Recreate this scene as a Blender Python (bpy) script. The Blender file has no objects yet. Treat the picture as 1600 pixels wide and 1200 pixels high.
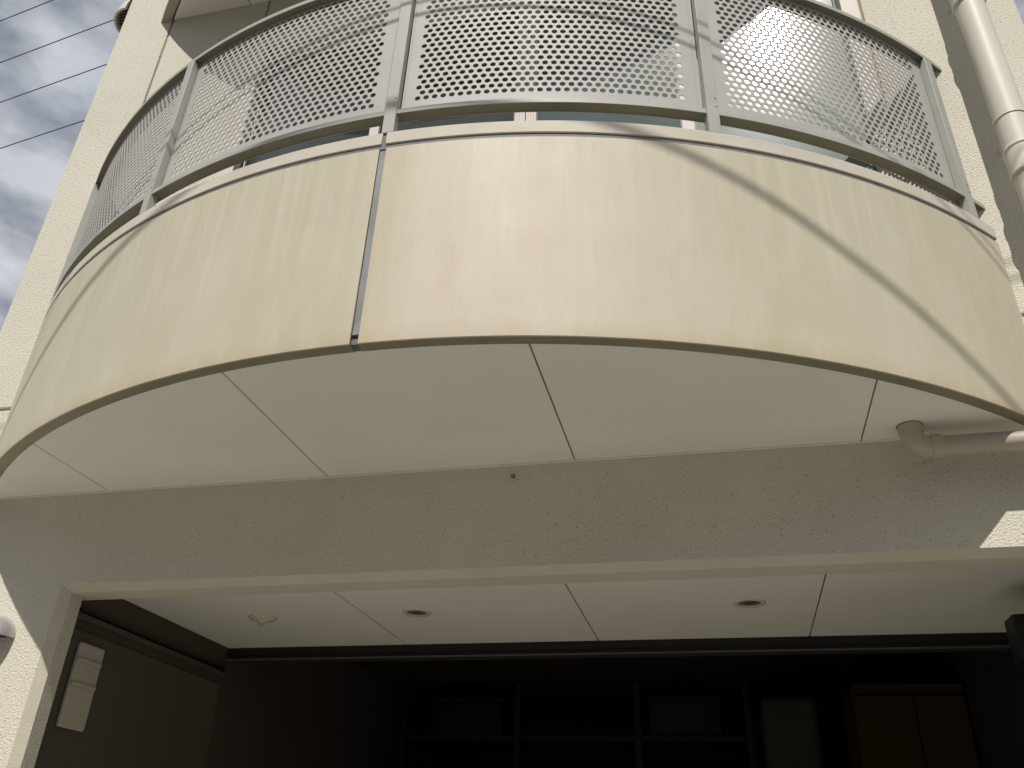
import bpy, bmesh, math, random
from math import sin, cos, pi, radians, acos, sqrt
from mathutils import Vector, Matrix
random.seed(7)
scene = bpy.context.scene
COL = scene.collection

# ------------------------------------------------------------------ camera
cam_d = bpy.data.cameras.new('camera')
cam = bpy.data.objects.new('camera', cam_d); COL.objects.link(cam)
r = Vector((0.9732925, 0.2269502, 0.0345725)); u = Vector((0.0843749, -0.4936988, 0.8655301)); fw = Vector((-0.2135006, 0.8394969, 0.4996623))
m = Matrix((r, u, -fw)).transposed().to_4x4(); m.translation = Vector((0, -2.63, 1.5))
cam.matrix_world = m
cam_d.sensor_width = 36; cam_d.lens = 30.134; cam_d.clip_start = 0.05; cam_d.clip_end = 2000
scene.camera = cam

# ------------------------------------------------------------------ world + sun
SAZ, SEL = radians(3.06), radians(54.23)
sdir = Vector((sin(SAZ)*cos(SEL), -cos(SAZ)*cos(SEL), sin(SEL)))
w = bpy.data.worlds.new("World"); scene.world = w; w.use_nodes = True
nt = w.node_tree; nt.nodes.clear()
def N(t, **k):
    n = nt.nodes.new(t)
    for a, v in k.items(): setattr(n, a, v)
    return n
out = N('ShaderNodeOutputWorld'); bg = N('ShaderNodeBackground'); bg.inputs['Strength'].default_value = 0.095
sky = N('ShaderNodeTexSky'); sky.sky_type = 'NISHITA'; sky.sun_disc = False
sky.sun_elevation = SEL; sky.sun_rotation = pi - SAZ; sky.air_density = 1.0; sky.dust_density = 2.0
tc = N('ShaderNodeTexCoord'); mp = N('ShaderNodeMapping'); mp.inputs['Scale'].default_value = (1.0, 1.0, 2.2)
mp.inputs['Location'].default_value = (0.35, 0.1, 0.6)
n1 = N('ShaderNodeTexNoise'); n1.inputs['Scale'].default_value = 3.0; n1.inputs['Detail'].default_value = 6; n1.inputs['Roughness'].default_value = .55; n1.inputs['Distortion'].default_value = .25
n2 = N('ShaderNodeTexNoise'); n2.inputs['Scale'].default_value = 7.0; n2.inputs['Detail'].default_value = 7; n2.inputs['Roughness'].default_value = .5
cr = N('ShaderNodeValToRGB'); cr.color_ramp.elements[0].position = .25; cr.color_ramp.elements[1].position = .50; cr.color_ramp.elements[0].color = (.75, .75, .75, 1)
cc = N('ShaderNodeValToRGB')
cc.color_ramp.elements[0].position = .40; cc.color_ramp.elements[0].color = (2.7, 2.95, 3.5, 1)
cc.color_ramp.elements[1].position = .60; cc.color_ramp.elements[1].color = (6.6, 6.9, 7.3, 1)
mx = N('ShaderNodeMix', data_type='RGBA')
L = nt.links.new
L(tc.outputs['Generated'], mp.inputs['Vector']); L(mp.outputs[0], n1.inputs['Vector']); L(mp.outputs[0], n2.inputs['Vector'])
L(n1.outputs['Fac'], cr.inputs[0]); L(n2.outputs['Fac'], cc.inputs[0])
L(cr.outputs[0], mx.inputs[0]); L(sky.outputs[0], mx.inputs[6]); L(cc.outputs[0], mx.inputs[7])
L(mx.outputs[2], bg.inputs['Color']); L(bg.outputs[0], out.inputs['Surface'])
sun_d = bpy.data.lights.new('sun', 'SUN'); sun_d.energy = 4.6; sun_d.angle = radians(0.53); sun_d.color = (1.0, 0.957, 0.892)
sun = bpy.data.objects.new('sun', sun_d); COL.objects.link(sun)
sun.rotation_euler = sdir.to_track_quat('Z', 'Y').to_euler(); sun.location = (2, -12, 14)
vs = scene.view_settings; vs.view_transform = 'Standard'; vs.look = 'None'; vs.gamma = 1; vs.exposure = 0; vs.use_curve_mapping = False
scene.cycles.max_bounces = 10; scene.cycles.diffuse_bounces = 6

# ------------------------------------------------------------------ materials
def mat(name, col, rough=.6, spec=.5, metal=0., noise=None, bump=None, coat=0., build=None):
    """noise=(scale, (r,g,b) second colour, lo, hi); bump=(scale, distance, strength)"""
    m = bpy.data.materials.new(name); m.use_nodes = True
    t = m.node_tree; b = t.nodes['Principled BSDF']
    b.inputs['Base Color'].default_value = (*col, 1); b.inputs['Roughness'].default_value = rough
    b.inputs['Specular IOR Level'].default_value = spec; b.inputs['Metallic'].default_value = metal
    b.inputs['Coat Weight'].default_value = coat
    g = t.nodes.new('ShaderNodeNewGeometry')
    if noise:
        sc, c2, lo, hi = noise
        n = t.nodes.new('ShaderNodeTexNoise'); n.inputs['Scale'].default_value = sc; n.inputs['Detail'].default_value = 6; n.inputs['Roughness'].default_value = .6
        t.links.new(g.outputs['Position'], n.inputs['Vector'])
        rp = t.nodes.new('ShaderNodeValToRGB'); rp.color_ramp.elements[0].position = lo; rp.color_ramp.elements[1].position = hi
        rp.color_ramp.elements[0].color = (*col, 1); rp.color_ramp.elements[1].color = (*c2, 1)
        t.links.new(n.outputs['Fac'], rp.inputs[0]); t.links.new(rp.outputs[0], b.inputs['Base Color'])
    if bump:
        sc, ds, st = bump
        n = t.nodes.new('ShaderNodeTexNoise'); n.inputs['Scale'].default_value = sc; n.inputs['Detail'].default_value = 3
        t.links.new(g.outputs['Position'], n.inputs['Vector'])
        bp = t.nodes.new('ShaderNodeBump'); bp.inputs['Distance'].default_value = ds; bp.inputs['Strength'].default_value = st
        t.links.new(n.outputs['Fac'], bp.inputs['Height']); t.links.new(bp.outputs[0], b.inputs['Normal'])
    return m

def stucco(name, col, depth):
    m = bpy.data.materials.new(name); m.use_nodes = True
    t = m.node_tree; b = t.nodes['Principled BSDF']; K = t.links.new
    b.inputs['Roughness'].default_value = .85; b.inputs['Specular IOR Level'].default_value = .2
    g = t.nodes.new('ShaderNodeNewGeometry')
    def no(sc, det=3, ro=.55, dist=0.):
        n = t.nodes.new('ShaderNodeTexNoise'); n.inputs['Scale'].default_value = sc; n.inputs['Detail'].default_value = det
        n.inputs['Roughness'].default_value = ro; n.inputs['Distortion'].default_value = dist
        K(g.outputs['Position'], n.inputs['Vector']); return n.outputs['Fac']
    def ramp(f, lo, hi, a=(0, 0, 0), c=(1, 1, 1)):
        rp = t.nodes.new('ShaderNodeValToRGB'); rp.color_ramp.elements[0].position = lo; rp.color_ramp.elements[1].position = hi
        rp.color_ramp.elements[0].color = (*a, 1); rp.color_ramp.elements[1].color = (*c, 1); K(f, rp.inputs[0]); return rp.outputs[0]
    def math_(op, a, c):
        n = t.nodes.new('ShaderNodeMath'); n.operation = op
        for i, v in enumerate((a, c)):
            if isinstance(v, (int, float)): n.inputs[i].default_value = v
            else: K(v, n.inputs[i])
        return n.outputs[0]
    pits = ramp(no(120, 2, .55, .1), .305, .355)          # 0 in the pits
    blobs = ramp(no(140, 2, .5, .0), .38, .70)
    fine = no(260, 2)
    h = math_('ADD', math_('MULTIPLY', pits, .8), math_('ADD', math_('MULTIPLY', blobs, .55), math_('MULTIPLY', fine, .25)))
    bp = t.nodes.new('ShaderNodeBump'); bp.inputs['Distance'].default_value = depth; bp.inputs['Strength'].default_value = 1.0
    K(h, bp.inputs['Height']); K(bp.outputs[0], b.inputs['Normal'])
    big = ramp(no(1.7, 5, .6), .3, .75, tuple(c*.93 for c in col), tuple(min(1, c*1.04) for c in col))
    mx = t.nodes.new('ShaderNodeMix'); mx.data_type = 'RGBA'
    K(ramp(pits, 0, 1, (.62,)*3, (1, 1, 1)), mx.inputs[7]); K(big, mx.inputs[6]); mx.blend_type = 'MULTIPLY'; mx.inputs[0].default_value = .8
    K(mx.outputs[2], b.inputs['Base Color'])
    return m

def fascia_mat():
    """painted sheet metal with weather streaks; UV = (arc length, height) in metres"""
    m = bpy.data.materials.new('weathered_beige_paint'); m.use_nodes = True
    t = m.node_tree; b = t.nodes['Principled BSDF']; K = t.links.new
    b.inputs['Specular IOR Level'].default_value = .22
    uv = t.nodes.new('ShaderNodeUVMap'); uv.uv_map = 'UVMap'
    sx = t.nodes.new('ShaderNodeSeparateXYZ'); K(uv.outputs[0], sx.inputs[0])
    def no(sx_, sy_, sc=1, det=4, ro=.55, loc=(0, 0, 0)):
        mp = t.nodes.new('ShaderNodeMapping'); mp.inputs['Scale'].default_value = (sx_, sy_, 1); mp.inputs['Location'].default_value = loc
        K(uv.outputs[0], mp.inputs['Vector'])
        n = t.nodes.new('ShaderNodeTexNoise'); n.inputs['Scale'].default_value = sc; n.inputs['Detail'].default_value = det; n.inputs['Roughness'].default_value = ro
        K(mp.outputs[0], n.inputs['Vector']); return n.outputs['Fac']
    def ramp(f, *st):
        rp = t.nodes.new('ShaderNodeValToRGB'); e = rp.color_ramp.elements
        while len(e) < len(st): e.new(.5)
        for i, (p, c) in enumerate(st):
            e[i].position = p; c = c if isinstance(c, tuple) else (c, c, c); e[i].color = (*c, 1)
        K(f, rp.inputs[0]); return rp.outputs[0]
    def mul(f, a):
        n = t.nodes.new('ShaderNodeMath'); n.operation = 'MULTIPLY'; 
        for i, v in enumerate((f, a)):
            if isinstance(v, (int, float)): n.inputs[i].default_value = v
            else: K(v, n.inputs[i])
        return n.outputs[0]
    def mapr(f, a, c):
        n = t.nodes.new('ShaderNodeMapRange'); n.inputs[1].default_value = a; n.inputs[2].default_value = c; K(f, n.inputs[0]); return n.outputs[0]
    def mix(fac, a, c):
        n = t.nodes.new('ShaderNodeMix'); n.data_type = 'RGBA'
        K(fac, n.inputs[0])
        for i, v in ((6, a), (7, c)):
            if isinstance(v, tuple): n.inputs[i].default_value = (*v, 1)
            else: K(v, n.inputs[i])
        return n.outputs[2]
    olive, pink, pale = (.470, .440, .325), (.56, .497, .412), (.56, .53, .425)
    # the right panel has bleached pinkish in its left half, the paint stays olive to both ends
    base = ramp(mapr(sx.outputs[0], -2.2, 2.2), (.0, olive), (.485, olive), (.53, pink), (.62, pink), (.77, olive), (1., olive))
    base = mix(mul(ramp(no(2.2, .8, 1, 5), (.42, 0.), (.72, 1.)), .35), base, pale)
    top = mapr(sx.outputs[1], 2.75, 3.44)
    # streaks running down from the top joint
    st = mul(ramp(no(26, .55, 1, 4, .6), (.5, 0.), (.68, 1.)), ramp(top, (.15, 0.), (.95, 1.)))
    base = mix(mul(st, .42), base, (.63, .585, .44))
    st2 = mul(ramp(no(17, .4, 1, 3, .5, (7.3, 2, 0)), (.52, 0.), (.66, 1.)), ramp(top, (.4, 0.), (1., 1.)))
    base = mix(mul(st2, .20), base, (.40, .35, .235))
    st3 = mul(ramp(no(60, 1.6, 1, 3, .6, (3.3, 9, 0)), (.55, 0.), (.75, 1.)), ramp(top, (.0, .5), (1., .7)))
    base = mix(mul(st3, .14), base, (.42, .37, .27))
    # dirt gathered above the bottom edge
    edge = mul(ramp(mapr(sx.outputs[1], 2.739, 2.80), (0., 1.), (.35, .55), (1., 0.)), ramp(no(5, 4, 1, 6, .65), (.3, .2), (.7, 1.)))
    base = mix(mul(edge, .7), base, (.40, .32, .19))
    blot = ramp(no(3.1, 5, 1, 6, .65, (1, 4, 0)), (.35, 0.), (.75, 1.))
    base = mix(mul(blot, .11), base, (.38, .345, .25))
    base = mix(mul(ramp(no(9, 2.2, 1, 6, .7, (5, 1, 0)), (.45, 0.), (.68, 1.)), .26), base, (.62, .585, .48))
    base = mix(mul(ramp(no(40, 9, 1, 4, .7, (2, 8, 0)), (.52, 0.), (.75, 1.)), .2), base, (.40, .345, .255))
    base = mix(mul(ramp(no(5.5, 1.1, 1, 6, .68, (9, 3, 0)), (.48, 0.), (.66, 1.)), mul(ramp(mapr(sx.outputs[0], -.1, 1.3), (.02, 0.), (.12, 1.), (.5, 1.), (.9, 0.)), .42)), base, (.50, .41, .33))
    joint = mul(ramp(mapr(sx.outputs[0], .012, .16), (0., 1.), (.25, .7), (1., 0.)), ramp(no(9, .9, 1, 5, .6, (2, 2, 0)), (.35, .1), (.65, 1.)))
    joint = mul(joint, ramp(mapr(sx.outputs[0], .0, .01), (0., 0.), (1., 1.)))
    base = mix(mul(joint, .5), base, (.46, .37, .22))
    fleck = ramp(no(150, 150, 1, 1, .5), (.74, 0.), (.78, 1.))
    base = mix(mul(fleck, .5), base, (.72, .69, .6))
    K(base, b.inputs['Base Color'])
    K(ramp(no(2, 3, 1, 5), (.3, .46), (.8, .62)), b.inputs['Roughness'])
    bp = t.nodes.new('ShaderNodeBump'); bp.inputs['Distance'].default_value = .004; bp.inputs['Strength'].default_value = .22
    K(no(1.6, 1.2, 1, 2), bp.inputs['Height']); K(bp.outputs[0], b.inputs['Normal'])
    return m

def glass_mat(name, base, rough, coat=0.):
    """wired frosted glass: one layer with a diamond wire net in it"""
    m = bpy.data.materials.new(name); m.use_nodes = True
    t = m.node_tree; b = t.nodes['Principled BSDF']; K = t.links.new
    b.inputs['Roughness'].default_value = rough; b.inputs['Specular IOR Level'].default_value = .6
    b.inputs['Coat Weight'].default_value = coat; b.inputs['Coat Roughness'].default_value = .05
    g = t.nodes.new('ShaderNodeNewGeometry'); s = t.nodes.new('ShaderNodeSeparateXYZ'); K(g.outputs['Position'], s.inputs[0])
    def M(op, *a):
        n = t.nodes.new('ShaderNodeMath'); n.operation = op
        for i, v in enumerate(a):
            if isinstance(v, (int, float)): n.inputs[i].default_value = v
            else: K(v, n.inputs[i])
        return n.outputs[0]
    xs, zs = M('MULTIPLY', s.outputs[0], 48.), M('MULTIPLY', s.outputs[2], 34.)
    l1 = M('LESS_THAN', M('ABSOLUTE', M('SUBTRACT', M('FRACT', M('ADD', xs, zs)), .5)), .032)
    l2 = M('LESS_THAN', M('ABSOLUTE', M('SUBTRACT', M('FRACT', M('SUBTRACT', xs, zs)), .5)), .032)
    wire = M('MAXIMUM', l1, l2)
    mx = t.nodes.new('ShaderNodeMix'); mx.data_type = 'RGBA'
    mx.inputs[6].default_value = (*base, 1); mx.inputs[7].default_value = (*[c*.72 for c in base], 1); K(wire, mx.inputs[0])
    K(mx.outputs[2], b.inputs['Base Color'])
    n = t.nodes.new('ShaderNodeTexNoise'); n.inputs['Scale'].default_value = 90; K(g.outputs['Position'], n.inputs['Vector'])
    bp = t.nodes.new('ShaderNodeBump'); bp.inputs['Distance'].default_value = .0006; bp.inputs['Strength'].default_value = .05
    K(n.outputs['Fac'], bp.inputs['Height']); K(bp.outputs[0], b.inputs['Normal'])
    return m

M_ST = stucco('sprayed_stucco', (.63, .60, .505), .0028)
M_SMOOTH = mat('smooth_render', (.53, .50, .41), .85, .2, noise=(6, (.58, .55, .455), .3, .7), bump=(150, .0018, .7))
M_FASC = fascia_mat()
M_CAP = mat('cap_paint', (.50, .465, .385), .6, .2, noise=(3, (.58, .54, .46), .35, .7))
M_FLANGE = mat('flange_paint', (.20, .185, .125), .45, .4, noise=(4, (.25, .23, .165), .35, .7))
M_CFL = mat('canopy_flange_paint', (.33, .305, .22), .5, .3, noise=(4, (.38, .35, .26), .35, .7))
M_SEAL = mat('grey_sealant', (.13, .125, .125), .6, .3, noise=(30, (.20, .195, .195), .4, .7))
M_BEAD = mat('grey_bead', (.15, .145, .15), .6, .3, noise=(30, (.19, .185, .19), .4, .7))
M_STRIP = mat('grey_joint_channel', (.19, .19, .195), .5, .4, noise=(14, (.27, .275, .28), .35, .7))
M_RAIL = mat('grey_rail_paint', (.35, .348, .318), .5, .3, noise=(5, (.40, .397, .362), .35, .7), bump=(60, .0006, .3))
M_UNDER = mat('dark_rail_underside', (.20, .188, .145), .6, .3, noise=(6, (.16, .15, .115), .35, .7))  # darker tone for the inner faces of the rail channels
M_PERF = mat('perforated_sheet_paint', (.38, .37, .35), .55, .25, noise=(2.2, (.44, .43, .405), .35, .7))
M_SOF = mat('white_soffit_board', (.76, .74, .675), .8, .2, noise=(1.3, (.70, .68, .615), .45, .8), bump=(160, .0009, .5))
M_DARK = mat('dark_gap', (.12, .108, .088), .9, .1)
M_ALU = mat('pale_aluminium', (.60, .55, .50), .55, .25, noise=(8, (.64, .59, .54), .35, .7))
M_DALU = mat('dark_track', (.06, .055, .05), .5, .4)
M_GL_D = glass_mat('wired_glass_dark', (.045, .050, .048), .07)
M_GL_M = glass_mat('wired_glass_grey', (.085, .11, .105), .07)
M_GL_P = glass_mat('wired_glass_pale', (.24, .275, .26), .085)
M_PVC = mat('beige_pvc', (.56, .535, .445), .5, .35, noise=(2.5, (.60, .575, .485), .35, .7))
M_PVC2 = mat('beige_drain_pvc', (.40, .365, .285), .42, .45, noise=(5, (.45, .41, .32), .35, .7))
M_STEEL = mat('brushed_steel', (.50, .49, .48), .42, .5, .6)
M_VENTP = mat('vent_paint', (.62, .585, .50), .5, .4, noise=(9, (.55, .52, .44), .4, .7))
M_GND = mat('concrete_paving', (.345, .325, .28), .9, .2, noise=(1.5, (.29, .272, .235), .35, .7), bump=(40, .003, .5))
M_ASPH = mat('asphalt', (.055, .055, .055), .9, .2, noise=(30, (.08, .08, .078), .3, .7))
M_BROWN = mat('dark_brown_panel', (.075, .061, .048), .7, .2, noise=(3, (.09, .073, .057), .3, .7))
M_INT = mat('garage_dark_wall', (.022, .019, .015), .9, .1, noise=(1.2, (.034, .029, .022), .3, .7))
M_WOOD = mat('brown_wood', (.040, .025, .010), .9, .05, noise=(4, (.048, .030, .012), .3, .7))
M_PALE = mat('pale_board', (.44, .40, .335), .8, .2, noise=(3, (.50, .455, .385), .3, .7))
M_OLIVE = mat('olive_wall_panel', (.105, .098, .077), .85, .15, noise=(2, (.085, .079, .062), .3, .7))
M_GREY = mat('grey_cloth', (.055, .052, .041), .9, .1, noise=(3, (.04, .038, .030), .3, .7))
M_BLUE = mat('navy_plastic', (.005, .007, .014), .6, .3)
M_RED = mat('dark_red_paint', (.12, .015, .012), .6, .3)
M_BLACK = mat('black_steel', (.012, .012, .013), .45, .4)
M_CABLE = mat('cable_rubber', (.075, .07, .07), .7, .2)
M_CREAM = mat('cream_plastic', (.60, .57, .45), .4, .4)
M_LENS = mat('downlight_lens', (.16, .15, .135), .25, .5)
M_BULB = mat('sensor_lens', (.42, .43, .42), .2, .5)

# ------------------------------------------------------------------ helpers
def link(name, me, mats, parent=None):
    o = bpy.data.objects.new(name, me); COL.objects.link(o)
    for k in (mats if isinstance(mats, (list, tuple)) else [mats]): me.materials.append(k)
    if parent: o.parent = parent
    return o
def mesh(name, V, F, mats, parent=None, smooth=False, uv=None, mi=None):
    me = bpy.data.meshes.new(name); me.from_pydata([tuple(v) for v in V], [], F); me.update()
    if smooth: me.polygons.foreach_set('use_smooth', [True]*len(me.polygons))
    if uv:
        l = me.uv_layers.new(name='UVMap')
        for p in me.polygons:
            for li, vi in zip(p.loop_indices, p.vertices): l.data[li].uv = uv[vi]
    if mi: me.polygons.foreach_set('material_index', mi)
    return link(name, me, mats, parent)
def thing(name, label, cat, loc=(0, 0, 0), group=None):
    o = bpy.data.objects.new(name, None); COL.objects.link(o); o.location = loc; o.empty_display_size = .1
    o['label'] = label; o['category'] = cat
    if group: o['group'] = group
    o['_o'] = 0; del o['_o']
    return o
def tag(o, label, cat, group=None):
    o['label'] = label; o['category'] = cat
    if group: o['group'] = group
    return o
class MB:
    """collects boxes, prisms and tubes; positions are relative to the origin passed in"""
    def __init__(s, org=(0, 0, 0)): s.V = []; s.F = []; s.o = Vector(org)
    def box(s, x0, x1, y0, y1, z0, z1):
        b = len(s.V)
        s.V += [Vector(p)-s.o for p in ((x0, y0, z0), (x1, y0, z0), (x1, y1, z0), (x0, y1, z0), (x0, y0, z1), (x1, y0, z1), (x1, y1, z1), (x0, y1, z1))]
        s.F += [tuple(b+i for i in f) for f in ((0, 3, 2, 1), (4, 5, 6, 7), (0, 1, 5, 4), (1, 2, 6, 5), (2, 3, 7, 6), (3, 0, 4, 7))]; return s
    def prism(s, poly, z0, z1):
        b = len(s.V); n = len(poly)
        s.V += [Vector((x, y, z0))-s.o for x, y in poly] + [Vector((x, y, z1))-s.o for x, y in poly]
        s.F += [tuple(b+i for i in reversed(range(n))), tuple(b+n+i for i in range(n))] + [(b+i, b+(i+1) % n, b+n+(i+1) % n, b+n+i) for i in range(n)]; return s
    def tube(s, pts, rad, n=20, cap=True):
        pts = [Vector(p) for p in pts]; b = len(s.V); k = len(pts)
        rr = rad if isinstance(rad, (list, tuple)) else [rad]*k
        t0 = (pts[1]-pts[0]).normalized(); up = Vector((0, 0, 1)) if abs(t0.z) < .9 else Vector((0, 1, 0))
        a = t0.cross(up).normalized()
        for i, p in enumerate(pts):
            if i == 0: t = pts[1]-p
            elif i == k-1: t = p-pts[i-1]
            else: t = (pts[i+1]-p).normalized()+(p-pts[i-1]).normalized()
            if t.length < 1e-9: t = t0
            t = t.normalized(); a = (a-t*a.dot(t)).normalized(); c = t.cross(a)
            s.V += [p+(a*cos(2*pi*j/n)+c*sin(2*pi*j/n))*rr[i]-s.o for j in range(n)]
        for i in range(k-1):
            s.F += [(b+i*n+j, b+i*n+(j+1) % n, b+(i+1)*n+(j+1) % n, b+(i+1)*n+j) for j in range(n)]
        if cap: s.F += [tuple(b+j for j in reversed(range(n))), tuple(b+(k-1)*n+j for j in range(n))]
        return s
    def lathe(s, prof, ctr, n=32, axis='z'):
        """prof: (radius, height) pairs"""
        b = len(s.V); ctr = Vector(ctr)
        for rd, h in prof:
            for j in range(n):
                A = 2*pi*j/n; v = Vector((rd*cos(A), rd*sin(A), h))
                if axis == 'y': v = Vector((v.x, -v.z, v.y))
                s.V.append(ctr+v-s.o)
        for i in range(len(prof)-1):
            s.F += [(b+i*n+j, b+i*n+(j+1) % n, b+(i+1)*n+(j+1) % n, b+(i+1)*n+j) for j in range(n)]
        return s
    def done(s, name, mats, parent=None, smooth=False, bevel=0, seg=2, auto=None):
        o = mesh(name, s.V, s.F, mats, parent, smooth)
        bm = bmesh.new(); bm.from_mesh(o.data); bmesh.ops.recalc_face_normals(bm, faces=bm.faces); bm.to_mesh(o.data); bm.free()
        if auto is not None: set_auto(o.data, auto)
        if bevel: bev(o, bevel, seg)
        return o
def set_auto(me, deg=35):
    me.polygons.foreach_set('use_smooth', [True]*len(me.polygons))
    bm = bmesh.new(); bm.from_mesh(me)
    for e in bm.edges:
        e.smooth = not (len(e.link_faces) == 2 and e.calc_face_angle(0) > radians(deg))
    bm.to_mesh(me); bm.free()
def bev(o, w, seg=2, ang=40):
    k = o.modifiers.new('bevel', 'BEVEL'); k.width = w; k.segments = seg; k.limit_method = 'ANGLE'; k.angle_limit = radians(ang); k.harden_normals = False

# ------------------------------------------------------------------ plan of the curved balcony
CX, CY, R0 = -0.905, 1.853, 2.69
def tmax(R, y=.01): return acos((CY-y)/R)
def cp(t, R): return (CX+R*sin(t), CY-R*cos(t))
def ring(name, mt, parent, t0, t1, Ro, Ri, z0, z1, n=64, bevel=0):
    V = []; UV = []; F = []
    for i in range(n+1):
        t = t0+(t1-t0)*i/n
        for R, z in ((Ro, z0), (Ro, z1), (Ri, z1), (Ri, z0)):
            x, y = cp(t, R); V.append((x, y, z)); UV.append((t*R0, z))
    for i in range(n):
        a, b = 4*i, 4*i+4
        for k in range(4): F.append((a+k, b+k, b+(k+1) % 4, a+(k+1) % 4))
    F += [(0, 1, 2, 3), (4*n+3, 4*n+2, 4*n+1, 4*n)]
    o = mesh(name, V, F, mt, parent, uv=UV)
    bm = bmesh.new(); bm.from_mesh(o.data); bmesh.ops.recalc_face_normals(bm, faces=bm.faces); bm.to_mesh(o.data); bm.free()
    set_auto(o.data, 30)
    if bevel: bev(o, bevel)
    return o
def channel(name, parent, t0, t1, Ro, Ri, z0, z1, th, n=120):
    """inverted U section bent to the plan curve; the inside takes a darker tone"""
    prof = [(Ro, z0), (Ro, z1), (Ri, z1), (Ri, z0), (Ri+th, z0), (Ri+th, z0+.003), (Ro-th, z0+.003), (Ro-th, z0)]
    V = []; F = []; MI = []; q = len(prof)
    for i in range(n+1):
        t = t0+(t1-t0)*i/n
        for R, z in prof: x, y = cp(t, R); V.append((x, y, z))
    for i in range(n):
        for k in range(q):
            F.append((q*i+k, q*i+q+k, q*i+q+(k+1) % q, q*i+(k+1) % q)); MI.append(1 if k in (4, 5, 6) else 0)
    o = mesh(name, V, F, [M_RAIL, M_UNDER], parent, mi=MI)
    bm = bmesh.new(); bm.from_mesh(o.data); bmesh.ops.recalc_face_normals(bm, faces=bm.faces); bm.to_mesh(o.data); bm.free()
    set_auto(o.data, 30); bev(o, .0008, 1)
    return o
def chord_poly(x0, x1, R, y_wall, n=24):
    """strip x0..x1 of the segment between wall and circle"""
    h = sqrt(R*R-(CY-y_wall)**2); x0 = max(x0, CX-h); x1 = min(x1, CX+h)
    pts = []
    for i in range(n+1):
        x = x0+(x1-x0)*i/n; pts.append((x, CY-sqrt(R*R-(x-CX)**2)))
    if abs(pts[0][1]-y_wall) > 1e-4: pts.insert(0, (x0, y_wall))
    if abs(pts[-1][1]-y_wall) > 1e-4: pts.append((x1, y_wall))
    return pts

# ------------------------------------------------------------------ ground
g = MB().box(-60, 60, -2.0, 40, -.3, 0.0).done('forecourt_ground', M_GND); g['kind'] = 'structure'
g = MB().box(-300, 300, -300, -4.2, -.4, -.12).done('road', M_ASPH); g['kind'] = 'structure'
g = MB().box(-60, 60, -4.2, -2.0, -.3, -.004).done('driveway', M_GND); g['kind'] = 'structure'
g = MB().box(-300, 300, 40, 300, -.4, -.02).done('far_ground', M_GND); g['kind'] = 'structure'

# ------------------------------------------------------------------ house
house = thing('house', 'cream stucco house with a bowed balcony above its open garage', 'house', (-.85, 3, 0))
def H(o):
    o.parent = house; o.matrix_parent_inverse = Matrix.Translation((.85, -3, 0)); return o
XL, XR, ZT = -3.083, 1.381, 7.4
OXL, OXR, OZ = -2.31, 1.06, 2.349
WXL, WXR, WZ0, WZ1 = -2.122, .792, 3.22, 5.30
def facade():
    xs = [XL, -2.745, -2.731, -2.343, -2.142, -2.131, WXL, WXR, .800, .811, OXR+.033, XR]
    zs = [0, 2.378, 3.152, 3.166, WZ0, WZ1, ZT]
    G = .014
    def cell(i, j):
        x0, x1, z0, z1 = xs[i], xs[i+1], zs[j], zs[j+1]; x = (x0+x1)/2; z = (z0+z1)/2
        if -2.343 < x < OXR+.033 and z < 2.378: return None
        if WXL < x < WXR and WZ0 < z < WZ1: return None
        if 3.152 < z < 3.166: return G, 2
        if z > 3.166 and (-2.745 < x < -2.731 or -2.142 < x < -2.131 or .800 < x < .811): return G, 2
        return 0., 0
    V = {}; F = []; MI = []; VL = []
    def v(x, y, z):
        k = (round(x, 5), round(y, 5), round(z, 5))
        if k not in V: V[k] = len(VL); VL.append(k)
        return V[k]
    D = .09
    nx, nz = len(xs)-1, len(zs)-1
    for i in range(nx):
        for j in range(nz):
            c = cell(i, j)
            if c is None: continue
            y, mi = c; x0, x1, z0, z1 = xs[i], xs[i+1], zs[j], zs[j+1]
            F.append((v(x0, y, z0), v(x1, y, z0), v(x1, y, z1), v(x0, y, z1))); MI.append(mi)
            for (di, dj, a, b) in ((1, 0, (x1, z0), (x1, z1)), (-1, 0, (x0, z1), (x0, z0)), (0, 1, (x1, z1), (x0, z1)), (0, -1, (x0, z0), (x1, z0))):
                ii, jj = i+di, j+dj
                inside = 0 <= ii < nx and 0 <= jj < nz
                nb = cell(ii, jj) if inside else None
                yb = nb[0] if nb else D
                if nb is None and inside and jj == 0 or (inside and nb is None and j == 0): continue
                if yb > y+1e-6:
                    F.append((v(a[0], y, a[1]), v(a[0], yb, a[1]), v(b[0], yb, b[1]), v(b[0], y, b[1])))
                    MI.append(0 if (nb or not inside) else (1 if dj == -1 else 0))
    o = mesh('front_wall', VL, F, [M_ST, M_SMOOTH, mat('groove_paint', (.36, .33, .26), .8, .2)], None, mi=MI)
    bm = bmesh.new(); bm.from_mesh(o.data); bmesh.ops.recalc_face_normals(bm, faces=bm.faces); bm.to_mesh(o.data); bm.free()
    bev(o, .004, 2)
    return H(o)
facade()
def opening_trim():
    prof = [(0, .0), (.030, .028), (.030, .0902), (-.02, .0902)]
    V = []
    for o, y in prof:
        x0, x1, z1 = -2.343+o, OXR+.033-o, 2.378-o*.8
        V += [(x0, y, 0), (x0, y, z1), (x1, y, z1), (x1, y, 0)]
    F = []; MI = []
    for k in range(3):
        for q in range(3):
            F.append((4*k+q, 4*k+q+1, 4*k+5+q, 4*k+4+q)); MI.append(1 if (q == 1 or k == 0) else 0)
    o = mesh('opening_reveal', V, F, [M_ST, M_SMOOTH], mi=MI)
    bm = bmesh.new(); bm.from_mesh(o.data); bmesh.ops.recalc_face_normals(bm, faces=bm.faces)
    bm.to_mesh(o.data); bm.free(); H(o)
opening_trim()
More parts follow.
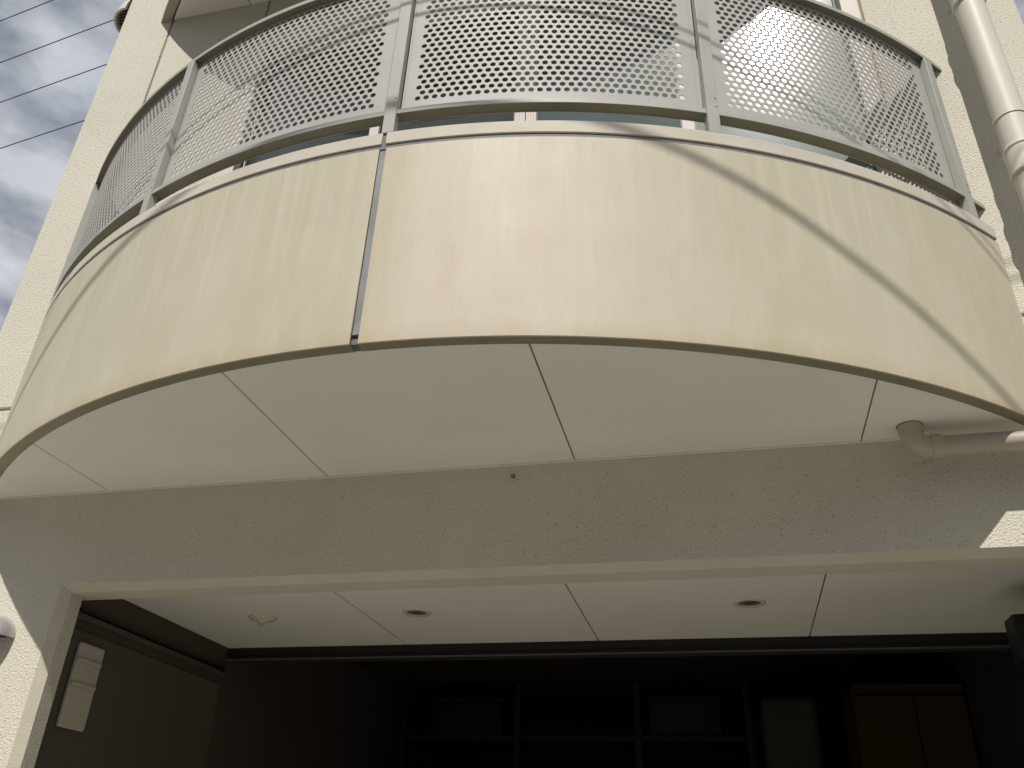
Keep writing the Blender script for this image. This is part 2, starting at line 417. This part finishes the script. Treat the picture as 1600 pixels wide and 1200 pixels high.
H(MB().box(XL+.001, XL+.2, .0905, 7.9, 0, ZT).done('side_wall', M_ST))
H(MB().box(XR-.2, XR-.001, .0905, 7.9, 0, ZT).done('side_wall', M_ST))
H(MB().box(XL+.001, XR-.001, 7.901, 8.1, 0, ZT).done('rear_wall', M_ST))
H(MB().box(XL-.02, XR+.02, -.02, 8.12, ZT+.001, ZT+.2).done('roof', M_GND))
H(MB().box(XL+.201, XR-.201, .0905, 7.9, 2.80, 3.15).done('floor_slab', M_INT))
# garage interior
GX0, GX1 = -2.383, XR-.225
for x0, x1 in ((GX0, -1.453), (-1.449, -.543), (-.539, .363), (.367, GX1)):
    H(MB().box(x0+.001, x1-.001, .0915, 1.262, 2.44, 2.452).done('ceiling_panel', M_SOF))
H(MB().box(GX0, GX1, .0912, 1.27, 2.456, 2.79).done('ceiling_frame', M_DARK))
H(MB().box(-2.36, OXR+.05, .0906, .13, 2.356, 2.439).done('lintel_back', M_SMOOTH))
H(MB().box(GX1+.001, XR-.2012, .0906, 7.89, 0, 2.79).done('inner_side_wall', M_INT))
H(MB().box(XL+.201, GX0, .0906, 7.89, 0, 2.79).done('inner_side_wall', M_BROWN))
H(MB().box(XL+.202, OXL-.012, .0904, .0908, 0, 2.43).done('jamb_back', M_SMOOTH))
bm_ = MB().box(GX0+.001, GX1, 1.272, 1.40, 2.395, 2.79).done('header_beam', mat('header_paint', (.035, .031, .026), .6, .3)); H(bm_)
H(MB().box(GX0+.001, GX1, 1.262, 1.2715, 2.405, 2.438).done('header_trim', M_BLACK))
H(MB().box(GX0+.001, GX1, 1.25, 1.262, 2.378, 2.385).done('header_rail', mat('rail_grey', (.09, .088, .08), .5, .4)))
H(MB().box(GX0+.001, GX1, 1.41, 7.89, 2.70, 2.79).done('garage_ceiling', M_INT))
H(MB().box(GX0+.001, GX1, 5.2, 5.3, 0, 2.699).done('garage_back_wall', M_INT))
H(MB().box(GX0+.0005, GX0+.0085, .10, 1.24, 0, 2.262).done('side_panel', M_OLIVE))
# guide rails along the left garage wall
H(MB().box(GX0+.001, GX0+.022, .16, 1.25, 2.328, 2.336).done('guide_rail', M_BLACK))
H(MB().box(GX0+.001, GX0+.014, .16, 1.25, 2.302, 2.322).done('guide_rail', mat('rail_brown_grey', (.085, .078, .066), .5, .4)))

# window, four sliding sashes
win = H(thing('window', '', '')) ; del win['label']; del win['category']; win.location = (0, 0, 0)
fr = MB(); e = .058
fr.box(WXL+.001, WXL+e, -.030, .12, WZ0+.001, WZ1-.001).box(WXR-e-.012, WXR-.001, -.030, .12, WZ0+.001, WZ1-.001)
fr.box(WXL+e+.0005, WXR-e-.0125, -.030, .12, WZ1-e, WZ1-.001).box(WXL+e+.0005, WXR-e-.0125, -.030, .12, WZ0+.001, WZ0+e)
fr.done('window_frame', M_ALU, win, bevel=.002)
rib = MB()
for k in (-.010, .006, .020): rib.box(WXL+e+.0005, WXL+e+.006, .02+k, .026+k, WZ0+.05, WZ1-.05)
rib.done('window_track', M_DALU, win)
# each sash: x0, x1, depth, glass
SA = [(-2.100, -1.357, .030, M_GL_D), (-1.402, -.657, -.008, M_GL_D), (-.653, .066, -.008, M_GL_M), (.024, .765, .030, M_GL_P)]
for k, (x0, x1, y, gm) in enumerate(SA):
    s = MB(); w_ = .047
    s.box(x0, x0+w_, y, y+.032, WZ0+.05, WZ1-.05).box(x1-w_, x1, y, y+.032, WZ0+.05, WZ1-.05)
    s.box(x0+w_+.0005, x1-w_-.0005, y, y+.032, WZ1-.10, WZ1-.05).box(x0+w_+.0005, x1-w_-.0005, y, y+.032, WZ0+.05, WZ0+.13)
    if k in (1, 2):
        for q in (.008, .02, .032): s.box((x1-w_ if k == 1 else x0)+q, (x1-w_ if k == 1 else x0)+q+.004, y-.004, y-.0002, WZ0+.06, WZ1-.06)
    s.done('sash', M_ALU, win, bevel=.0015)
    gk = MB().box(x0+w_+.0004, x0+w_+.006, y+.006, y+.0155, WZ0+.131, WZ1-.101).box(x1-w_-.006, x1-w_-.0004, y+.006, y+.0155, WZ0+.131, WZ1-.101)
    gk.done('gasket', M_DALU, win)
    xa, xb = x0+w_+.001, x1-w_-.001
    cxp, czp = (xa+xb)/2, (WZ0+WZ1)/2
    p = MB((cxp, y+.018, czp)).box(xa, xb, y+.016, y+.020, WZ0+.131, WZ1-.101).done('pane', gm, win)
    p.location = (cxp, y+.018, czp)
    if k == 3: p.rotation_euler = (radians(-1.8), 0, radians(-3.25))
H(MB().box(WXL, WXR, .14, .16, WZ0, WZ1).done('inner_blind', M_INT))

# ------------------------------------------------------------------ curved balcony
bal = thing('balcony', 'bowed balcony with beige fascia and grey perforated metal railing over the garage', 'balcony', (0, 0, 0))
ZB, ZF, ZC0, ZC1 = 2.7355, 3.461, 3.480, 3.529
TM = tmax(R0)
tj0, tj1 = (-.0087/R0)-.0002, (.0131/R0)+.0002
for t0, t1, lb in ((-TM, tj0, 'left olive beige fascia sheet with pale streaks'), (tj1, TM, 'right fascia sheet, bleached pinkish beside the joint')):
    o = ring('fascia_panel', M_FASC, bal, t0, t1, R0, R0-.006, ZB, ZF, 96, .0015); o['label'] = lb
    c = ring('cap', M_CAP, bal, t0-(.0018 if t0 > 0 else 0), t1+(.0018 if t1 < .5 and t0 < -.5 else 0), R0+.0005, 2.52, ZC0, ZC1, 96, .002)
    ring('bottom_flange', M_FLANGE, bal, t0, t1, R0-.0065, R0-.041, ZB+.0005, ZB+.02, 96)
ring('sealant_bead', M_BEAD, bal, -TM+.001, TM-.001, R0-.0045, R0-.010, ZF+.0005, ZC0-.0005, 96)
ring('backing_ring', M_SEAL, bal, -TM+.002, TM-.002, R0-.0145, 2.56, ZB+.021, ZC0-.0005, 96)
ring('joint_channel', M_STRIP, bal, tj0+.0001, tj1-.0001, R0-.0075, R0-.0142, ZB+.035, ZF, 4)
ring('joint_channel', M_SEAL, bal, tj0+.0001, tj1-.0001, R0-.0085, R0-.041, ZB+.004, ZB+.0205, 4)
ring('cap_joint_sealant', M_SEAL, bal, tj0+.0003, tj1-.0021, R0-.006, R0-.03, ZC0+.0005, ZC1-.004, 4)
JX = [-9, -2.2515, -1.3435, -.4355, .4815, 9]
for a, b in zip(JX[:-1], JX[1:]):
    MB().prism(chord_poly(a+.0025, b-.0025, R0-.043, -.011), ZB+.003, ZB+.014).done('soffit_panel', M_SOF, bal, bevel=.001, seg=1)
MB().prism(chord_poly(-9, 9, R0-.043, -.0005), ZB+.0145, ZB+.02).done('soffit_backing', M_DARK, bal)
h_ = sqrt((R0-.045)**2-CY**2)
MB().box(CX-h_, CX+h_, -.0095, -.0005, ZB+.001, ZB+.014).done('soffit_trim', M_SOF, bal)
MB().prism(chord_poly(-9, 9, 2.555, -.001), 3.02, 3.14).done('balcony_floor', M_GND, bal)

# railing
DTH = 1.035/R0; T0 = .0093/R0
ZR0, ZR1 = 4.333, 4.353
ZL0, ZL1 = 3.614, 3.634
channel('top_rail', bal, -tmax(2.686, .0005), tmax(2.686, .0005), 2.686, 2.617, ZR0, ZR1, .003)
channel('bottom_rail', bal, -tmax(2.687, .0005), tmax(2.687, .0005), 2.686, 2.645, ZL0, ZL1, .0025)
RP = 2.662
for k in range(-2, 3):
    t = T0+DTH*k; hw = .0203/R0
    p = ring('post', M_RAIL, bal, t-hw, t+hw, 2.6895, 2.660, ZC1+.0005, ZR0-.0005, 3, .0015)
    for sz in (ZL1+.012, ZL1+.05):
        x, y = cp(t+.012/R0, 2.6897)
        s = MB((0, 0, 0)).lathe([(.0, .0015), (.0022, .001), (.003, 0)], (0, 0, 0), 8, 'y').done('screw', M_DALU, p)
        s.location = (x, y, sz); s.rotation_euler = (0, 0, t)
def perforated(z0, z1):
    """one curved sheet with round staggered holes, built at angle 0 and turned round the balcony's centre"""
    V = []; F = []
    half = DTH/2-.0203/R0-.0035/R0
    pa = .01080; pz = .0256; rad = .0099; th_ = .0024
    na = 31; a_s = -DTH/2+.0284; za = 3.699
    nrow = int((z1-.018-za)/pz)+1
    nh = 16
    ang = [2*pi*i/nh for i in range(nh)]
    def P(a, z, R): return (R*sin(a), -R*cos(a), z)
    left, right = a_s-pa/2, a_s+pa*(na-1)+pa/2
    def quad(a0, a1, za_, zb_, n=1):
        for i in range(n):
            b = len(V); q0 = a0+(a1-a0)*i/n; q1 = a0+(a1-a0)*(i+1)/n
            for R in (RP, RP-th_): V.extend([P(q0, za_, R), P(q1, za_, R), P(q1, zb_, R), P(q0, zb_, R)])
            F.append((b, b+1, b+2, b+3)); F.append((b+7, b+6, b+5, b+4))
    hx, hz = pa/2, pz/2
    rect = []
    for A in ang:
        dx, dz = cos(A)*RP*0+cos(A), sin(A)
        k = min(hx*RP/abs(dx) if abs(dx) > 1e-9 else 9e9, hz/abs(dz) if abs(dz) > 1e-9 else 9e9)
        rect.append([dx*k/RP, dz*k])
    for cxs in (1, -1):
        for czs in (1, -1):
            i = min(range(nh), key=lambda q: (rect[q][0]-cxs*hx)**2*RP*RP+(rect[q][1]-czs*hz)**2); rect[i] = [cxs*hx, czs*hz]
    def cell(a, z):
        b = len(V)
        for R in (RP, RP-th_):
            V.extend([P(a+q[0], z+q[1], R) for q in rect]); V.extend([P(a+cos(A)*rad/RP, z+sin(A)*rad, R) for A in ang])
        for i in range(nh):
            j = (i+1) % nh
            F.append((b+i, b+j, b+nh+j, b+nh+i)); F.append((b+2*nh+j, b+2*nh+i, b+3*nh+i, b+3*nh+j)); F.append((b+nh+i, b+nh+j, b+3*nh+j, b+3*nh+i))
    for rw in range(nrow):
        z = za+rw*pz
        if rw % 2 == 0:
            for c in range(na): cell(a_s+c*pa, z)
        else:
            for c in range(na-1): cell(a_s+(c+.5)*pa, z)
            quad(left, left+hx, z-hz, z+hz); quad(right-hx, right, z-hz, z+hz)
    zt = za+(nrow-1)*pz+hz
    quad(-half, left, z0, z1, 3); quad(right, half, z0, z1, 3); quad(left, right, z0, za-hz, 24); quad(left, right, zt, z1, 24)
    # folded side edges
    for a in (-half, half):
        b = len(V)
        for R in (RP, RP-.02): V.extend([P(a, z0, R), P(a, z1, R)])
        F.append((b, b+1, b+3, b+2))
    return V, F
pv, pf = perforated(ZL1+.0005, ZR0-.0005)
pme = bpy.data.meshes.new('perforated_panel'); pme.from_pydata(pv, [], pf); pme.update(); pme.materials.append(M_PERF)
for k in range(-2, 2):
    o = bpy.data.objects.new('perforated_panel', pme); COL.objects.link(o); o.parent = bal
    o.location = (CX, CY, 0); o.rotation_euler = (0, 0, T0+DTH*(k+.5))
    # frame lips: fold line beside each edge
    tc_ = T0+DTH*(k+.5); hf = DTH/2-.0203/R0-.0035/R0
    for sgn in (-1, 1):
        a = tc_+sgn*(hf-.010/R0)
        ring('edge_fold', M_PERF, bal, a-.0012/R0-.003/R0, a+.0012/R0-.003/R0, RP+.0016, RP+.0002, ZL1+.0006, ZR0-.0006, 1)

# ------------------------------------------------------------------ upper canopy
can = thing('canopy', 'curved roof slab above the balcony, same plan, white soffit boards', 'canopy')
ZK = 5.652
RC = 2.662; TC = tmax(RC)
ring('canopy_fascia', M_FASC, can, -TC, TC, RC, RC-.006, ZK, ZK+.35, 96)
ring('canopy_flange', M_CFL, can, -TC, TC, RC-.0065, RC-.050, ZK+.0005, ZK+.02, 96)
MB().prism(chord_poly(-9, 9, RC-.0075, -.0005), ZK+.021, ZK+.345).done('canopy_slab', M_SEAL, can)
for a, b in zip(JX[:-1], JX[1:]):
    MB().prism(chord_poly(a+.003, b-.003, RC-.058, -.0006), ZK+.004, ZK+.016).done('canopy_soffit_panel', M_SOF, can)

# ------------------------------------------------------------------ downpipe
dp = thing('downpipe', 'thick beige vertical drainpipe on the wall right of the balcony', 'drainpipe')
PX, PY, PR = 1.140, -.1625, .0515
MB().tube([(PX, PY, 0.02), (PX, PY, 7.3)], PR, 40).done('pipe', M_PVC, dp, auto=30)
def collar(z0, z1):
    MB().lathe([(PR+.0005, z0-.001), (PR+.006, z0), (PR+.0085, z0+.004), (PR+.0085, z0+.012), (PR+.0052, z0+.016), (PR+.0052, z1-.016), (PR+.0085, z1-.012), (PR+.0085, z1-.004), (PR+.006, z1), (PR+.0005, z1+.001)], (PX, PY, 0), 40).done('coupling', M_PVC, dp, auto=30)
for z in (2.2, 3.605, 4.488, 5.9): collar(z, z+.122)
for z in (3.86, 4.66, 2.4):
    b = MB().lathe([(PR+.001, z), (PR+.003, z), (PR+.003, z+.025), (PR+.001, z+.025)], (PX, PY, 0), 32)
    b.box(PX-.004, PX+.004, PY+PR+.002, -.0005, z+.006, z+.018).done('bracket', M_PVC, dp, auto=40)

# ------------------------------------------------------------------ drain under the soffit
dr = thing('drain_pipe', 'thin beige drain elbow leaving the balcony soffit and running right', 'drainpipe')
DX, DY, DR, DZ = .611, -.094, .0292, 2.666
pts = [(DX, DY, ZB+.010), (DX, DY, DZ+.045)]
for i in range(1, 9):
    A = pi/2*i/8; pts.append((DX+.045*(1-cos(A)), DY, DZ+.045*(1-sin(A))))
pts.append((DX+.055, DY, DZ))
MB().tube(pts, DR+.0035, 32).done('elbow', M_PVC2, dr, auto=50)
MB().tube([(DX, DY, ZB+.0105), (DX, DY, ZB-.022)], DR+.0065, 32).done('socket', M_PVC2, dr, auto=50)
MB().tube([(DX+.046, DY, DZ), (DX+.050, DY, DZ), (DX+.078, DY, DZ), (DX+.079, DY, DZ)], [DR+.004, DR+.0075, DR+.0075, DR+.001], 32).done('socket', M_PVC2, dr, auto=50)
MB().tube([(DX+.05, DY, DZ), (1.45, DY, DZ)], DR, 32).done('pipe', M_PVC2, dr, auto=50)
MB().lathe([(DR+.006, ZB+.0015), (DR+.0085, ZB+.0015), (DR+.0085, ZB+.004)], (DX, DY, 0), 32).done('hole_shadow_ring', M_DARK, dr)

# ------------------------------------------------------------------ hooded wall vent and side vent
def hood(name, label, loc, rz, rad, mt, grille, hs):
    t = thing(name, label, 'vent', loc, None); t.rotation_euler = (0, 0, rz)
    V = []; F = []; n, k = 28, 12
    # quarter sphere bulging to -y, flat open bottom at z=0
    for s_ in (1., .93):
        for i in range(k+1):
            ph = pi/2*i/k
            for j in range(n+1):
                A = pi*j/n
                V.append((rad*s_*cos(A), -rad*1.05*s_*sin(A)*cos(ph)-.004, rad*s_*sin(A)*sin(ph)*hs))
    W_ = n+1; B = (k+1)*W_
    for i in range(k):
        for j in range(n):
            q = (i*W_+j, i*W_+j+1, (i+1)*W_+j+1, (i+1)*W_+j); F.append(q); F.append(tuple(B+x for x in reversed(q)))
    for j in range(n): F.append((j, B+j, B+j+1, j+1))
    mesh('hood', V, F, mt, t, smooth=True)
    sl = MB()
    nb = 13
    for i in range(nb):
        x = -rad*.8+rad*1.6*i/(nb-1); L_ = sqrt(max(0, (rad*.86)**2-x*x))
        sl.box(x-.002, x+.002, -L_, -.006, .002, .022)
    sl.done('grille', grille, t)
    return t
hood('wall_vent', 'steel hooded vent on the sunlit wall left of the garage opening', (-2.572, 0, 2.186), 0, .100, M_STEEL, M_BLACK, .82)
hood('side_vent', 'cream hooded vent sticking out from the upper left corner of the house', (XL, .12, 5.835), -pi/2, .14, M_VENTP, M_DALU, 1.5)

# ------------------------------------------------------------------ small fittings
hk = thing('screw_eye', 'small dark screw hook in the shaded wall under the balcony', 'hook', (-.649, 0, 2.693))
MB().tube([(0, 0, 0), (0, -.012, 0)], .0022, 8).done('shank', M_DALU, hk)
pts = [(.0065*cos(2*pi*i/12), -.012, .0065*sin(2*pi*i/12)) for i in range(13)]
MB().tube(pts, .0018, 6).done('eye', M_DALU, hk)
MB().lathe([(0, .002), (.004, .0018), (.0055, 0)], (0, 0, 0), 12, 'y').done('washer', M_STEEL, hk)

def downlight(x, y, label):
    t = thing('downlight', label, 'ceiling light', (x, y, 2.44), 'round recessed lights in the garage ceiling')
    MB().lathe([(.041, .0), (.044, -.004), (.058, -.004), (.061, -.002), (.0615, 0)], (0, 0, 0), 40).done('trim_ring', M_CREAM, t, auto=50)
    MB().lathe([(.0, .0), (.0, -.0012), (.0405, -.0012), (.0415, -.0005)], (0, 0, 0), 32).done('lens', M_LENS, t, auto=60)
downlight(-1.219, .724, 'round recessed light in the garage ceiling nearer the ceiling sensor')
downlight(.114, .724, 'round recessed light in the right part of the garage ceiling')
sn = thing('motion_sensor', 'cream disc sensor with a small domed lens on the garage ceiling', 'sensor', (-1.921, .727, 2.44))
MB().lathe([(.060, 0), (.060, -.005), (.056, -.010), (.034, -.018), (.020, -.022), (.017, -.026), (0.0, -.026)], (0, 0, 0), 36).done('base', M_CREAM, sn, auto=35)
MB().lathe([(.013, -.024), (.0135, -.030), (.010, -.036), (.005, -.039), (0, -.0395)], (0, 0, 0), 20).done('dome_lens', M_BULB, sn, smooth=True)

# ------------------------------------------------------------------ things in the dark garage
sh = thing('wall_box', 'pale box with two ledges hung on the left wall just inside the garage', 'wall box', (GX0+.03, .3, 2.05))
def SB(n, m_, *b, **k): return MB((GX0+.03, .3, 2.05)).box(*b).done(n, m_, sh, **k)
SB('body', M_PALE, GX0+.009, GX0+.030, .20, .345, 1.92, 2.222, bevel=.010, seg=3)
SB('ledge', M_PALE, GX0+.0305, GX0+.037, .20, .335, 2.150, 2.164, bevel=.002)
SB('ledge', M_PALE, GX0+.0305, GX0+.037, .20, .335, 2.064, 2.078, bevel=.002)
bx = thing('wooden_cabinet', 'brown wooden cabinet at the right side of the dark garage', 'cabinet', (.95, 2.4, 0))
def P_(t, o): o.location = o.location; return o
MB((.95, 2.4, 0)).box(.62, GX1-.01, 2.2, 2.7, 0, 2.42).done('carcass', M_WOOD, bx, bevel=.004)
MB((.95, 2.4, 0)).box(.63, .90, 2.178, 2.198, .1, 2.36).done('door', M_WOOD, bx, bevel=.003)
MB((.95, 2.4, 0)).box(.906, GX1-.02, 2.178, 2.198, .1, 2.36).done('door', M_WOOD, bx, bevel=.003)
gb = thing('covered_rack', 'greyish cloth covered rack standing in the dark garage', 'rack', (.3, 2.9, 0))
MB((.3, 2.9, 0)).box(.18, .48, 2.6, 3.1, 0, 2.45).done('cover', M_GREY, gb, bevel=.05, seg=4)
bk = thing('storage_shelf', 'dark steel shelf with boxes at the back of the garage', 'shelf', (-1, 3.6, 0))
for x in (-2.2, -1.4, -.6, .1): MB((-1, 3.6, 0)).box(x, x+.04, 3.3, 3.34, 0, 2.65).done('upright', M_BLACK, bk)
for z in (1.9, 2.3): MB((-1, 3.6, 0)).box(-2.2, .14, 3.345, 3.8, z, z+.03).done('board', M_BLACK, bk)
for x0, x1, mt, lb in ((-2.0, -1.5, M_BLUE, 'navy blue box at the left end of the dark garage shelf'), (-.5, -.05, M_INT, 'brown box at the right end of the dark garage shelf')):
    b = thing('storage_box', lb, 'box', ((x0+x1)/2, 3.55, 2.33), 'boxes on the garage shelf')
    MB(((x0+x1)/2, 3.55, 2.33)).box(x0, x1, 3.36, 3.75, 2.3305, 2.55).done('body', mt, b, bevel=.008)
    MB(((x0+x1)/2, 3.55, 2.33)).box(x0-.01, x1+.01, 3.35, 3.76, 2.5505, 2.58).done('lid', mt, b, bevel=.006)
jt = thing('door_bracket', 'black bracket box at the right end of the garage header', 'bracket', (1.0, .6, 2.2))
MB((1.0, .6, 2.2)).prism([(.955, .56), (1.17, .50), (1.17, .72), (.955, .66)], 2.185, 2.33).done('housing', M_BLACK, jt, bevel=.004)
MB((1.0, .6, 2.2)).box(.99, 1.16, .49, .50, 2.20, 2.32).done('cover_plate', mat('plate_grey', (.12, .12, .11), .4, .4), jt)

# ------------------------------------------------------------------ added house across the street, unseen; blocks low sky to darken the front wall
M_NB = mat('added_house_render', (.30, .285, .25), .9, .2, noise=(.8, (.35, .33, .29), .3, .7), bump=(60, .003, .5))
M_NR = mat('added_house_roof', (.06, .06, .065), .7, .3, noise=(3, (.09, .09, .095), .3, .7))
nb = thing('added_house_opposite', 'added two storey house across the road, unseen behind the camera, blocking low sky', 'house', (-1, -19, 0))
NO = (-1, -19, 0)
MB(NO).box(-15, 13, -23, -13.5, -.12, 8.2).done('wall', M_NB, nb)
MB(NO).prism([(-15.5, -23.5), (13.5, -23.5), (13.5, -13.0), (-15.5, -13.0)], 8.201, 8.55).done('roof', M_NR, nb, bevel=.02)
for x in (-12, -7.5, -3, 1.5, 6, 10):
    for z in (1.2, 4.9):
        f = MB(NO).box(x-.9, x+.9, -13.499, -13.44, z, z+1.5).done('window_frame', M_ALU, nb)
        for q in (-.83, .03):
            MB(NO).box(x+q, x+q+.8, -13.439, -13.43, z+.07, z+1.43).done('pane', M_GL_D, nb)

# ------------------------------------------------------------------ overhead cables
def cable(pts, rad, label, group, n=8):
    P = [Vector(p) for p in pts]
    o = MB().tube(P, rad, n).done('overhead_cable', M_CABLE, smooth=True)
    return tag(o, label, 'cable', group)
C0 = Vector((0, -2.63, 1.5)); dc = Vector((-.99008, .14050, -.0018))
for (y, z), lb in zip(((3.2374, 11.5229), (3.4885, 10.9738), (3.7254, 10.4555), (3.9976, 9.8602)),
        ('topmost of the four thin cables crossing the cloudy sky', 'second cable from the top, ending at the vent on the house corner', 'third cable from the top across the cloudy sky', 'lowest of the four thin cables crossing the cloudy sky')):
    p = C0+(Vector((-9, y, z))-C0)*1.7
    pts = [p+dc*s for s in range(-30, 41, 10)]
    cable(pts, .0115, lb, 'cables crossing the sky behind the house')
def street(ctrl, y, rad, label):
    pts = [Vector((x, y, z-(4+y)*1.389)) for x, z in ctrl]
    cable(pts, rad, label, 'cables along the street in front of the house')
street([(-16, 8.9), (-6, 8.35), (-3, 8.18), (-2.04, 8.13), (-1.6, 8.08), (-.7, 8.05), (.1, 8.045), (.6, 8.045), (.95, 8.09), (1.3, 8.165), (3, 8.35), (16, 9.2)], -2.9, .0115, 'thick cable bundle whose soft shadow curves across the balcony fascia')
c1 = [(-14, 9.1), (-4, 8.55), (-2.2, 8.47), (-1.7, 8.45), (-1.3, 8.44), (-.75, 8.505), (.3, 8.595), (.8, 8.70), (1.1, 8.79), (1.5, 8.87), (4, 9.2), (14, 10)]
c1 = [(x, z+.064) for x, z in c1]
street(c1, -1.75, .0048, 'lower thin cable whose shadow crosses the perforated panels')
street([(x, z+.070) for x, z in c1], -1.75, .0038, 'upper thin cable whose shadow crosses the perforated panels')
